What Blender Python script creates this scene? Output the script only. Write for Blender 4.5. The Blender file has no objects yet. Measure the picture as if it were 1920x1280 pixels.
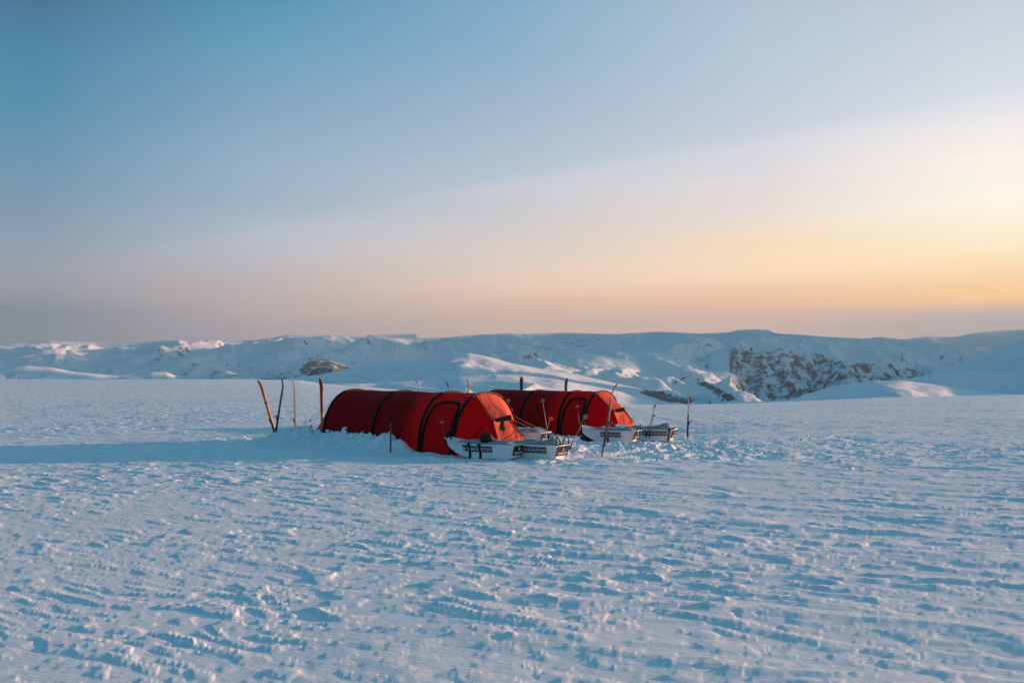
import bpy, math, random
import numpy as np
from mathutils import Vector, Matrix
random.seed(7)
R = math.radians
scene = bpy.context.scene
col = scene.collection
F = 1867.0          # focal length in photograph pixels (35 mm lens on a 36 mm sensor)
EYE = 1.7
HOR = 692.0         # image row of eye level
SUN_AZ, SUN_EL = 76.0, 6.8
EXPO = 1.2
EF = 2.0 ** EXPO

# ------------------------------------------------------------------ noise
_rs = np.random.RandomState(11)
_perm = np.concatenate([_rs.permutation(512)] * 2)
_ang = _rs.rand(512) * 2 * np.pi
_gx, _gy = np.cos(_ang), np.sin(_ang)

def pn(x, y, s=0):
    x = np.asarray(x, float) + s * 17.31; y = np.asarray(y, float) - s * 9.77
    xi = np.floor(x).astype(np.int64); yi = np.floor(y).astype(np.int64)
    xf = x - xi; yf = y - yi
    def g(ix, iy, dx, dy):
        h = _perm[(_perm[ix & 511] + iy) & 511]
        return _gx[h] * dx + _gy[h] * dy
    u = xf ** 3 * (xf * (xf * 6 - 15) + 10); v = yf ** 3 * (yf * (yf * 6 - 15) + 10)
    a = g(xi, yi, xf, yf); b = g(xi + 1, yi, xf - 1, yf)
    c = g(xi, yi + 1, xf, yf - 1); d = g(xi + 1, yi + 1, xf - 1, yf - 1)
    return 1.5 * ((a + u * (b - a)) + v * ((c + u * (d - c)) - (a + u * (b - a))))

def fbm(x, y, s=0, o=4, gain=.5):
    t = 0; a = 1
    for i in range(o):
        t = t + a * pn(x * 2 ** i, y * 2 ** i, s + i * 3); a *= gain
    return t

def ss(a, b, x):
    t = np.clip((x - a) / (b - a), 0, 1)
    return t * t * (3 - 2 * t)

# ------------------------------------------------------------------ camp layout (metres; x right, y away from the camera)
T1_FOOT = np.array([-4.35, 23.0]); T1_TH = 45.0; T1_H = (0.0, 1.83, 3.43, 4.50)
T2_FOOT = np.array([-0.99, 29.7]); T2_TH = 40.0; T2_H = (0.0, 1.58, 2.96, 3.85)
HW, HH = 0.90, 1.22

def axis(th):
    return np.array([math.cos(R(th)), -math.sin(R(th))]), np.array([math.sin(R(th)), math.cos(R(th))])

def rel(x, y, foot, th):
    a, n = axis(th)
    dx, dy = x - foot[0], y - foot[1]
    return dx * a[0] + dy * a[1], dx * n[0] + dy * n[1]    # along the tent, into the tent from its near side

# plateau convexity by azimuth: how fast the snowfield rolls away
_kaz = np.array([-180, -60, -28, -22, -16, -12, -8, -3, 3, 8, 12, 16, 20, 27, 45, 70, 180.])
_kk = np.array([1.5, 1.5, 1.5, 1.5, 1.6, 2.2, 5.5, 14, 26, 33, 30, 24, 18, 13, 9, 8, 1.5]) * 1e-5

def base_z(x, y):
    r = np.hypot(x, y); az = np.degrees(np.arctan2(x, y))
    k = np.interp(az, _kaz, _kk)
    z = -k * np.maximum(0, r - 20) ** 2
    lo = -160.
    z = np.where(z < -60, -60 - 100 * (1 - np.exp(-(-z - 60) / 100.)), z)
    # the second tent sits a little lower
    s, n = rel(x, y, T2_FOOT, T2_TH)
    d = np.hypot(np.maximum(0, np.abs(s - 2.2) - 2.6), np.maximum(0, np.abs(n - .7) - 1.2))
    return z - .12 * (1 - ss(.3, 3.0, d))

def camp_mask(x, y):
    m = 1 - ss(.55, 1.0, np.hypot((x - .6) / 6.2, (y - 22.6) / 5.2) + .15 * pn(x * .9, y * .6, 4))
    m2 = 1 - ss(.5, 1.0, np.hypot((x - 6.8) / 5.5, (y - 21.3) / 4.4) + .45 * pn(x * .5, y * .3, 5))
    m3 = 1 - ss(.5, 1.0, np.hypot((x + 5.6) / 2.0, (y - 23.4) / 2.2) + .25 * pn(x * .9, y * .6, 6))
    return np.maximum(m, np.maximum(.5 * m2, m3))

def ground(x, y, fine=True):
    x = np.asarray(x, float); y = np.asarray(y, float)
    z = base_z(x, y)
    r = np.hypot(x, y)
    al = R(-24)
    # wind-carved crust: streamlined plates with steep edges
    wx = x + .22 * pn(x * .9, y * .9, 31) + .035 * pn(x * 6.3, y * 5.7, 33); wy = y + .22 * pn(x * .9, y * .9, 32) + .03 * pn(x * 5.9, y * 6.6, 34)
    u = wx * math.cos(al) + wy * math.sin(al); v = -wx * math.sin(al) + wy * math.cos(al)
    patch = .5 + .5 * np.clip(1.5 * pn(x * .16, y * .22, 40) + .7 * pn(x * .5, y * .6, 41), -1, 1)
    nearfade = 1 / (1 + (r / 260.) ** 2)
    A = .010 * pn(u / 3.0, v / 1.7, 1)
    a3 = R(-37); u3 = wx * math.cos(a3) + wy * math.sin(a3); v3 = -wx * math.sin(a3) + wy * math.cos(a3)
    n1 = pn(u / .70, v / .23, 2) + .38 * pn(u3 / .36, v3 / .16, 3)
    B = .0165 * ss(.19, .36, n1) * (.42 + .80 * patch)
    a2 = R(-13); u2 = wx * math.cos(a2) + wy * math.sin(a2); v2 = -wx * math.sin(a2) + wy * math.cos(a2)
    n2 = pn(u2 / .29, v2 / .11, 7) + .30 * pn(u3 / .19, v3 / .10, 8)
    Cc = .0066 * ss(.12, .27, n2) * (.45 + .8 * patch) * (1 + .6 * ss(13, 5, r))
    n3 = pn(u / .17, v / .085, 9)
    D = .0024 * n3
    E_ = .026 * (1 - np.abs(pn(u / 3.6, v / 1.1, 12))) ** 4 * ss(.15, .6, pn(x * .09, y * .12, 13) + .35)
    und = .9 * pn(x / 90., y / 90., 15) * ss(60, 160, r)
    cm = camp_mask(x, y)
    z = z + (A + .88 * (B + Cc + D) * (1 - .45 * cm) + E_ * (1 - cm)) * nearfade + und
    # trampled and shovelled snow
    rg = .35 + .9 * np.clip(.45 + 1.2 * pn(x * .55, y * .45, 29), 0, 1)
    lump = rg * (.056 * fbm(x * 2.3, y * 1.8, 21, 5, .60) + .022 * np.abs(fbm(x * 4.4, y * 3.6, 22, 3, .6))) + .05
    tr = np.maximum(0, pn(x * 1.7, y * 1.7, 27)) * -.07
    z = z + cm * (lump - .062 + tr) * np.where(np.hypot((x - .8) / 4.5, (y - 21) / 4) < 1, 1.1, .9)
    # snow banked along the valance of the near tent
    for foot, th, H, hgt in ((T1_FOOT, T1_TH, T1_H, .27), (T2_FOOT, T2_TH, T2_H, .16)):
        s, n = rel(x, y, foot, th)
        L = H[-1]
        along = ss(-1.5, -.5, s) * (1 - ss(H[2] - .55, H[2] - .05, s))
        w = np.exp(-(np.where(n < -.16, (n + .16) / .36, (n + .16) / .5)) ** 2)
        rough = .70 + .35 * np.abs(pn(x * 2.3, y * 2.3, 24)) + .34 * pn(x * 6.2, y * 6.2, 25) + .30 * np.abs(pn(x * 11., y * 11., 26)) + .14 * pn(x * 22., y * 22., 28)
        z = z + hgt * along * w * np.maximum(.15, rough) * 1.12
        back = np.exp(-((s + 1.25) / .55) ** 2) * (1 - ss(.8, 1.7, np.abs(n - .5)))
        z = z + .8 * hgt * back * np.maximum(.1, rough)
    return z

def gz(x, y):
    return float(ground(np.array([x]), np.array([y]))[0])

def at(px, py=None, Y=None, z=None):
    """a point seen at a pixel of the photograph, at depth Y"""
    return Vector(((px - 960) / F * Y, Y, EYE - (py - HOR) / F * Y)) if py is not None else None

def on_ground(px, py):
    Y = EYE * F / (py - HOR)
    return (px - 960) / F * Y, Y

# ------------------------------------------------------------------ materials
def s2l(c):
    return tuple(((v / 255.) / 12.92 if v <= 10 else (((v / 255.) + .055) / 1.055) ** 2.4) for v in c)

def newmat(name):
    m = bpy.data.materials.new(name); m.use_nodes = True
    nt = m.node_tree
    return m, nt, nt.nodes['Principled BSDF'], nt.nodes['Material Output']

def plain(name, c, rough=.5, var=.12, scale=9., spec=.4, bump=0., bscale=60., metal=0.):
    m, nt, b, o = newmat(name)
    N = nt.nodes
    tc = N.new('ShaderNodeTexCoord'); n = N.new('ShaderNodeTexNoise')
    n.inputs['Scale'].default_value = scale; n.inputs['Detail'].default_value = 5
    nt.links.new(tc.outputs['Object'], n.inputs['Vector'])
    r = N.new('ShaderNodeValToRGB')
    r.color_ramp.elements[0].position = .3; r.color_ramp.elements[1].position = .72
    r.color_ramp.elements[0].color = (*[v * (1 - var) for v in c], 1)
    r.color_ramp.elements[1].color = (*[min(1, v * (1 + var)) for v in c], 1)
    nt.links.new(n.outputs['Fac'], r.inputs['Fac']); nt.links.new(r.outputs['Color'], b.inputs['Base Color'])
    b.inputs['Roughness'].default_value = rough; b.inputs['Metallic'].default_value = metal
    b.inputs['Specular IOR Level'].default_value = spec
    if bump:
        n2 = N.new('ShaderNodeTexNoise'); n2.inputs['Scale'].default_value = bscale; n2.inputs['Detail'].default_value = 4
        nt.links.new(tc.outputs['Object'], n2.inputs['Vector'])
        bp = N.new('ShaderNodeBump'); bp.inputs['Strength'].default_value = bump; bp.inputs['Distance'].default_value = .01
        nt.links.new(n2.outputs['Fac'], bp.inputs['Height']); nt.links.new(bp.outputs['Normal'], b.inputs['Normal'])
    return m

def snow_mat(name, scale=1.0, dist=.012, strength=.5):
    m, nt, b, o = newmat(name)
    N = nt.nodes; L = nt.links
    tc = N.new('ShaderNodeTexCoord')
    n = N.new('ShaderNodeTexNoise'); n.inputs['Scale'].default_value = .35 * scale; n.inputs['Detail'].default_value = 6
    L.new(tc.outputs['Object'], n.inputs['Vector'])
    r = N.new('ShaderNodeValToRGB')
    r.color_ramp.elements[0].color = (.79, .835, .87, 1); r.color_ramp.elements[1].color = (.86, .885, .905, 1)
    L.new(n.outputs['Fac'], r.inputs['Fac']); L.new(r.outputs['Color'], b.inputs['Base Color'])
    b.inputs['Roughness'].default_value = .62; b.inputs['Specular IOR Level'].default_value = .3
    mp = N.new('ShaderNodeMapping'); mp.inputs['Rotation'].default_value = (0, 0, R(24)); mp.inputs['Scale'].default_value = (1, 2.4, 1.5)
    L.new(tc.outputs['Object'], mp.inputs['Vector'])
    n2 = N.new('ShaderNodeTexNoise'); n2.inputs['Scale'].default_value = 9 * scale; n2.inputs['Detail'].default_value = 7; n2.inputs['Roughness'].default_value = .6
    L.new(mp.outputs['Vector'], n2.inputs['Vector'])
    bp = N.new('ShaderNodeBump'); bp.inputs['Strength'].default_value = strength; bp.inputs['Distance'].default_value = dist
    L.new(n2.outputs['Fac'], bp.inputs['Height']); L.new(bp.outputs['Normal'], b.inputs['Normal'])
    return m

def mountain_mat():
    m, nt, b, o = newmat('mountain snow and rock')
    N = nt.nodes; L = nt.links
    at_ = N.new('ShaderNodeAttribute'); at_.attribute_name = 'rock'
    tc = N.new('ShaderNodeTexCoord')
    n = N.new('ShaderNodeTexNoise'); n.inputs['Scale'].default_value = .022; n.inputs['Detail'].default_value = 9; n.inputs['Roughness'].default_value = .68
    L.new(tc.outputs['Object'], n.inputs['Vector'])
    a = N.new('ShaderNodeMath'); a.operation = 'ADD'; L.new(at_.outputs['Fac'], a.inputs[0]); L.new(n.outputs['Fac'], a.inputs[1])
    r = N.new('ShaderNodeMapRange'); r.inputs['From Min'].default_value = .98; r.inputs['From Max'].default_value = 1.10
    L.new(a.outputs[0], r.inputs['Value'])
    nr = N.new('ShaderNodeTexNoise'); nr.inputs['Scale'].default_value = .05; nr.inputs['Detail'].default_value = 8
    L.new(tc.outputs['Object'], nr.inputs['Vector'])
    rr = N.new('ShaderNodeValToRGB')
    rr.color_ramp.elements[0].position = .35; rr.color_ramp.elements[0].color = (.028, .045, .060, 1)
    rr.color_ramp.elements[1].position = .7; rr.color_ramp.elements[1].color = (.062, .090, .110, 1)
    L.new(nr.outputs['Fac'], rr.inputs['Fac'])
    mx = N.new('ShaderNodeMixRGB'); L.new(r.outputs['Result'], mx.inputs['Fac'])
    mx.inputs['Color1'].default_value = (.84, .86, .885, 1); L.new(rr.outputs['Color'], mx.inputs['Color2'])
    L.new(mx.outputs['Color'], b.inputs['Base Color'])
    b.inputs['Roughness'].default_value = .7; b.inputs['Specular IOR Level'].default_value = .2
    n2 = N.new('ShaderNodeTexNoise'); n2.inputs['Scale'].default_value = .03; n2.inputs['Detail'].default_value = 8; n2.inputs['Roughness'].default_value = .6
    L.new(tc.outputs['Object'], n2.inputs['Vector'])
    bp = N.new('ShaderNodeBump'); bp.inputs['Strength'].default_value = .5; bp.inputs['Distance'].default_value = 9.0
    L.new(n2.outputs['Fac'], bp.inputs['Height']); L.new(bp.outputs['Normal'], b.inputs['Normal'])
    return m

def fabric(name, c, trans=.4, tint=None, wrinkle=.5, stretch=(1.0, 5.0, 5.0)):
    m, nt, b, o = newmat(name)
    N = nt.nodes; L = nt.links
    tc = N.new('ShaderNodeTexCoord')
    mp = N.new('ShaderNodeMapping'); mp.inputs['Scale'].default_value = stretch
    L.new(tc.outputs['Object'], mp.inputs['Vector'])
    n2 = N.new('ShaderNodeTexNoise'); n2.inputs['Scale'].default_value = 1.6; n2.inputs['Detail'].default_value = 4; n2.inputs['Distortion'].default_value = .5
    L.new(mp.outputs['Vector'], n2.inputs['Vector'])
    bp = N.new('ShaderNodeBump'); bp.inputs['Strength'].default_value = wrinkle; bp.inputs['Distance'].default_value = .05
    L.new(n2.outputs['Fac'], bp.inputs['Height']); L.new(bp.outputs['Normal'], b.inputs['Normal'])
    n = N.new('ShaderNodeTexNoise'); n.inputs['Scale'].default_value = 2.2; n.inputs['Detail'].default_value = 5
    L.new(tc.outputs['Object'], n.inputs['Vector'])
    r = N.new('ShaderNodeValToRGB')
    r.color_ramp.elements[0].position = .3; r.color_ramp.elements[0].color = (*[v * .86 for v in c], 1)
    r.color_ramp.elements[1].position = .7; r.color_ramp.elements[1].color = (*[min(1, v * 1.12) for v in c], 1)
    L.new(n.outputs['Fac'], r.inputs['Fac']); L.new(r.outputs['Color'], b.inputs['Base Color'])
    b.inputs['Roughness'].default_value = .55; b.inputs['Specular IOR Level'].default_value = .10
    t = N.new('ShaderNodeBsdfTranslucent'); t.inputs['Color'].default_value = (*(tint or c), 1)
    L.new(bp.outputs['Normal'], t.inputs['Normal'])
    mx = N.new('ShaderNodeMixShader'); mx.inputs['Fac'].default_value = trans
    L.new(b.outputs['BSDF'], mx.inputs[1]); L.new(t.outputs['BSDF'], mx.inputs[2])
    L.new(mx.outputs['Shader'], o.inputs['Surface'])
    return m

M = {}
M['snow'] = snow_mat('snow crust', 1.6, .011, .75)
M['clod'] = snow_mat('loose snow', 2.0, .02, .6)
M['mount'] = mountain_mat()
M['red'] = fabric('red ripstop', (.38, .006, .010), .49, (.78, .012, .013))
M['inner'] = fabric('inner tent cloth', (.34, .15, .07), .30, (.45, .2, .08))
M['redlit'] = fabric('red ripstop sunlit tone', (.80, .130, .075), .16, (.60, .016, .012), .7, (5., 5., 1.2))  # same red cloth with sunlit orange put into its colour
M['reddoor'] = fabric('red ripstop door', (.42, .008, .012), .55, (.88, .014, .015), .9, (1.5, 5., 6.))
M['band'] = plain('dark pole sleeve', (.010, .008, .006), .8, .3, 9, .12)
M['bandlit'] = plain('sunlit pole sleeve', (.10, .070, .028), .55, .25)  # dark sleeve again, sunlit gold put into its colour
M['hood'] = plain('black vent cloth', (.005, .005, .006), .9, .2, 9, .1)
M['black'] = plain('black webbing', (.008, .008, .009), .8, .3, 9, .12)
M['blackbag'] = plain('black nylon', (.016, .016, .019), .6, .35, 14, .3, .6, 16)
M['hull'] = plain('white sledge hull', (.76, .78, .79), .34, .05, 6, .45)
M['cover'] = plain('grey sledge cover', (.30, .315, .32), .7, .16, 7, .2, .8, 14)
M['sign'] = plain('black sign', (.010, .011, .014), .45, .2)
M['letter'] = plain('white lettering', (.72, .72, .70), .6, .03)
M['cord'] = plain('guy cord', (.16, .10, .085), .7, .2)
M['cordorange'] = plain('orange guy cord', (.36, .11, .07), .7, .2)  # orange cord on some of the front guy lines
M['rope'] = plain('pale rope', (.62, .56, .48), .8, .15)
M['bead'] = plain('black tensioner', (.012, .012, .012), .5, .1)
M['alu'] = plain('dark pole shaft', (.05, .05, .055), .35, .15, 9, .5)
M['alulight'] = plain('pale pole shaft', (.34, .30, .28), .35, .15, 9, .5)
M['basket'] = plain('pole basket', (.30, .27, .25), .5, .1)
M['basketred'] = plain('red pole basket', (.60, .10, .06), .5, .1)
M['olive'] = plain('olive stuff sack', (.085, .070, .022), .7, .4, 18, .2, .7, 22)
M['bind'] = plain('ski binding', (.016, .016, .018), .45, .2)
def skimat(n, c): 
    M[n] = plain(n, c, .4, .18, 5, .4)
skimat('ski orange', (0.598, 0.174, 0.049)); skimat('ski blue', (0.013, 0.040, 0.081)); skimat('ski wood', (0.649, 0.347, 0.125))
skimat('ski red', (0.209, 0.022, 0.016)); skimat('ski white', (0.580, 0.516, 0.468)); skimat('ski yellow', (0.725, 0.423, 0.070))
skimat('ski black', (0.016, 0.016, 0.018)); skimat('ski teal', (0.009, 0.044, 0.081)); skimat('ski grey', (0.17, 0.12, 0.09)); skimat('ski amber', (0.585, 0.261, 0.060))
skimat('ski tipred', (0.443, 0.113, 0.065))

# ------------------------------------------------------------------ mesh building
class MB:
    def __init__(s): s.v = []; s.f = []; s.mi = []
    def add(s, vs, fs, mi=0):
        o = len(s.v); s.v += [tuple(p) for p in vs]
        for f in fs: s.f.append(tuple(o + i for i in f)); s.mi.append(mi)
    def tube(s, pts, r, n=6, mi=0, cap=True, r1=None):
        pts = [Vector(p) for p in pts]; vs = []; m = len(pts); up = None
        for i, p in enumerate(pts):
            t = (pts[min(i + 1, m - 1)] - pts[max(i - 1, 0)]).normalized()
            if up is None: up = Vector((0, 0, 1)) if abs(t.z) < .9 else Vector((1, 0, 0))
            a = t.cross(up).normalized(); b = a.cross(t).normalized(); up = b
            rr = r if r1 is None else r + (r1 - r) * i / (m - 1)
            for k in range(n):
                w = 2 * math.pi * k / n
                vs.append(p + a * (rr * math.cos(w)) + b * (rr * math.sin(w)))
        fs = []
        for i in range(m - 1):
            for k in range(n):
                k2 = (k + 1) % n
                fs.append((i * n + k, i * n + k2, (i + 1) * n + k2, (i + 1) * n + k))
        if cap: fs.append(tuple(range(n - 1, -1, -1))); fs.append(tuple((m - 1) * n + k for k in range(n)))
        s.add(vs, fs, mi)
    def box(s, c, ex, ey, ez, mi=0):
        """box by centre and three half-axis vectors"""
        c = Vector(c); ex = Vector(ex); ey = Vector(ey); ez = Vector(ez)
        vs = [c + ex * a + ey * b + ez * d for a in (-1, 1) for b in (-1, 1) for d in (-1, 1)]
        s.add(vs, [(0, 1, 3, 2), (4, 6, 7, 5), (0, 4, 5, 1), (2, 3, 7, 6), (0, 2, 6, 4), (1, 5, 7, 3)], mi)
    def grid(s, rows, mi=0, closed=False):
        m = len(rows); n = len(rows[0]); vs = [p for r in rows for p in r]; fs = []
        for i in range(m - 1):
            for j in range(n if closed else n - 1):
                j2 = (j + 1) % n
                fs.append((i * n + j, i * n + j2, (i + 1) * n + j2, (i + 1) * n + j))
        s.add(vs, fs, mi)
    def ellipsoid(s, c, rx, ry, rz, n=10, seed=0, rough=0., mi=0):
        rows = []
        for i in range(n + 1):
            th = math.pi * i / n; row = []
            for j in range(2 * n):
                ph = math.pi * j / n
                d = (math.sin(th) * math.cos(ph), math.sin(th) * math.sin(ph), math.cos(th))
                k = 1 + rough * float(pn(np.array([d[0] * 1.7 + d[2] * 1.1 + seed * 3.7]), np.array([d[1] * 1.7 + d[2] * .9 + seed * 1.3]))[0])
                row.append((c[0] + d[0] * rx * k, c[1] + d[1] * ry * k, c[2] + d[2] * rz * k))
            rows.append(row)
        s.grid(rows, mi, True)
    def build(s, name, mats, parent=None, smooth=False, kind=None):
        me = bpy.data.meshes.new(name); me.from_pydata([tuple(p) for p in s.v], [], s.f)
        if not isinstance(mats, (list, tuple)): mats = [mats]
        for m in mats: me.materials.append(m)
        if len(mats) > 1: me.polygons.foreach_set('material_index', s.mi)
        if smooth: me.polygons.foreach_set('use_smooth', [True] * len(me.polygons))
        me.validate(); me.update()
        o = bpy.data.objects.new(name, me); col.objects.link(o)
        if parent: o.parent = parent
        if kind: o['kind'] = kind
        return o

def thing(name, label, cat, loc=(0, 0, 0), rz=0., group=None):
    o = bpy.data.objects.new(name, None); col.objects.link(o); o.empty_display_size = .2
    o.location = loc; o.rotation_euler = (0, 0, rz); o['label'] = label; o['category'] = cat
    if group: o['group'] = group
    return o

def np_mesh(name, V, nr, nc, mat, attr=None):
    """grid mesh from a (nr*nc,3) array"""
    me = bpy.data.meshes.new(name)
    i = np.arange((nr - 1) * (nc - 1)); a = (i // (nc - 1)) * nc + i % (nc - 1)
    q = np.stack([a, a + 1, a + nc + 1, a + nc], 1).astype(np.int32)
    me.vertices.add(len(V)); me.vertices.foreach_set('co', V.astype(np.float32).ravel())
    me.loops.add(q.size); me.loops.foreach_set('vertex_index', q.ravel())
    me.polygons.add(len(q)); me.polygons.foreach_set('loop_start', np.arange(0, q.size, 4, dtype=np.int32))
    me.polygons.foreach_set('use_smooth', np.ones(len(q), bool))
    if attr is not None:
        at_ = me.attributes.new('rock', 'FLOAT', 'POINT'); at_.data.foreach_set('value', attr.astype(np.float32))
    me.materials.append(mat); me.update(calc_edges=True)
    o = bpy.data.objects.new(name, me); col.objects.link(o); o['kind'] = 'structure'
    return o

# ------------------------------------------------------------------ snowfield
az = np.concatenate([np.linspace(-180, -40, 60)[:-1], np.linspace(-40, -30, 60)[:-1], np.linspace(-30, 30, 1080)[:-1], np.linspace(30, 40, 60)[:-1], np.linspace(40, 180, 60)])
rr = [.6]
while rr[-1] < 900:
    r = rr[-1]
    st = .03 if r < 5 else .042 if r < 9 else .055 if r < 17 else .05 if r < 26 else .075 if r < 32 else .075 * (r / 32.) ** 1.5
    if r < 3: st = .15
    rr.append(r + min(st, 12))
rr = np.array(rr)
AZ, RR = np.meshgrid(np.radians(az), rr)
X = RR * np.sin(AZ); Y = RR * np.cos(AZ)
Z = ground(X, Y)
V = np.stack([X.ravel(), Y.ravel(), Z.ravel()], 1)
# a tiny apron closes the sheet under the camera
np_mesh('snowfield', V, len(rr), len(az), M['snow'])
print('snowfield', X.shape)

# ------------------------------------------------------------------ mountains
def prof(pts, a):
    xs = [math.degrees(math.atan((p[0] - 960) / F)) for p in pts]; ys = [p[1] for p in pts]
    # smooth the polyline a little
    y = np.interp(a, xs, ys)
    return y

LAY = [
 # name, R, crest points, front slope, back slope, crest rounding, noise amp, noise length
 ('far', 15000, [(-3000,700),(600,690),(690,628),(780,626),(820,634),(860,660),(1000,690),(1500,690),(1600,645),(1640,640),(1700,636),(1740,630),(1790,632),(1830,624),(1880,619),(1960,617),(2200,613),(3000,605)], .10, .05, 120, 40, 1200),
 ('main', 8000, [(-3000,640),(-200,648),(0,644),(90,638),(160,640),(240,642),(330,637),(400,638),(480,636),(540,628),(620,627),(690,631),(760,634),(830,632),(900,627),(950,624),(1000,624),(1060,623),(1140,626),(1200,624),(1240,621),(1290,624),(1368,623),(1382,619),(1400,617),(1440,617),(1452,624),(1500,627),(1560,631),(1620,634),(1650,631),(1680,635),(1740,638),(1790,646),(1830,660),(1860,690),(1900,720),(3000,760)], .085, .05, 150, 44, 700),
 ('wall', 5600, [(-3000,900),(1360,900),(1372,668),(1385,655),(1440,661),(1500,667),(1560,675),(1620,683),(1680,694),(1740,703),(1780,722),(1820,742),(3000,745)], .85, .10, 25, 30, 300),
 ('hill a', 4300, [(-3000,730),(480,712),(540,700),(570,676),(600,672),(640,682),(680,700),(760,705),(860,690),(940,684),(1000,674),(1060,665),(1120,665),(1180,671),(1240,680),(1310,694),(1362,695),(1382,703),(1402,722),(1430,760),(1460,850),(3000,900)], .115, .12, 60, 22, 480),
 ('hill b', 3000, [(-3000,800),(430,722),(520,712),(600,702),(660,690),(720,680),(790,671),(850,664),(880,662),(910,668),(960,681),(1020,692),(1100,706),(1200,728),(1290,750),(1340,775),(3000,900)], .10, .12, 50, 13, 330),
 ('hill c', 1500, [(-3000,800),(560,722),(700,718),(800,712),(860,705),(930,701),(980,703),(1040,711),(1100,721),(1160,733),(1220,751),(1270,768),(3000,850)], .10, .15, 30, 6, 220),
 ('left', 2400, [(-3000,690),(-100,694),(0,690),(50,685),(100,689),(140,697),(220,704),(282,697),(312,697),(330,704),(385,707),(402,697),(424,694),(452,704),(490,712),(560,730),(3000,900)], .11, .12, 30, 17, 260),
 ('right', 2600, [(-3000,900),(1560,745),(1680,720),(1740,703),(1790,688),(1830,667),(1870,650),(1920,635),(2000,612),(2200,580),(2600,550),(3200,560)], .12, .10, 60, 14, 500),
 ('shade massif', 11500, [(-3000,900),(1900,900),(2060,700),(2200,600),(2400,480),(2700,380),(3100,340),(3600,380),(4300,420),(5200,700),(7000,900)], .25, .2, 100, 120, 1500),  # unseen massif, added to cast shade over the far range
 ('shade ridge', 3400, [(-3000,900),(1960,760),(2060,590),(2150,470),(2300,430),(2480,450),(2620,560),(2800,700),(4000,800)], .5, .35, 40, 70, 500),  # unseen ridge, added to keep the left hills in shade
 ('right low', 1900, [(-3000,900),(1620,742),(1690,712),(1740,702),(1790,697),(1850,697),(1900,706),(1960,716),(3000,760)], .10, .12, 40, 5, 300),
 ('right near', 1000, [(-3000,900),(1820,745),(1850,733),(1880,716),(1920,699),(2000,676),(2400,640),(3200,640)], .2, .12, 30, 6, 200),
 ('knoll', 800, [(-3000,900),(1440,770),(1490,746),(1530,733),(1560,723),(1600,718),(1640,713),(1690,713),(1740,719),(1800,728),(1860,735),(1940,745),(3000,850)], .07, .10, 16, 4.5, 110),
]
def saw(x, y, lam, seed):
    """long flanks leaning away from the sun, short steps turned to it"""
    sx_, sy_ = math.sin(R(SUN_AZ - 8)), math.cos(R(SUN_AZ - 8))
    u = x * sx_ + y * sy_; v = x * sy_ - y * sx_
    ph = u / lam + 1.5 * pn(x / (2.4 * lam), y / (2.4 * lam), seed) + .5 * pn(x / (.7 * lam), y / (.7 * lam), seed + 1)
    f = ph - np.floor(ph)
    k = .66
    h = np.where(f < k, f / k, (1 - f) / (1 - k))
    return .095 * lam * h * (.12 + 1.0 * np.clip(.42 + 1.1 * pn(u / (2.2 * lam), v / (1.3 * lam), seed + 2), 0, 1))
SAW = {'main': (900, 380, 170), 'hill a': (620, 240, 110), 'left': (420, 170, 80), 'hill c': (300, 120, 60), 'knoll': (130, 55), 'hill b': (420, 160, 80), 'right low': (260,), 'right': (500, 200), 'far': (1500, 600)}
SAWK = {'main': 1.15, 'hill b': .85, 'right': .5, 'right low': .35, 'far': .4, 'knoll': .45, 'hill a': 1.1, 'left': 1.4, 'hill c': .8}
az2 = np.concatenate([np.linspace(-75, -31, 90)[:-1], np.linspace(-31, 31, 1150)[:-1], np.linspace(31, 75, 90)])
r2 = np.exp(np.linspace(math.log(420), math.log(19000), 760))
AZ, RR = np.meshgrid(np.radians(az2), r2)
X = RR * np.sin(AZ); Y = RR * np.cos(AZ)
Z = np.full(X.shape, -170.) + 25 * pn(X / 900, Y / 900, 50)
rock = np.full(X.shape, -.2)
PX = 960 + F * np.tan(AZ)
A1 = np.degrees(AZ[0])
fine = np.linspace(-80, 80, 6401)
def blur(y, n):
    k = np.hanning(n + 2); k /= k.sum()
    return np.convolve(np.pad(y, (n + 1) // 2, 'edge'), k, 'valid')[:len(y)]
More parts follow.
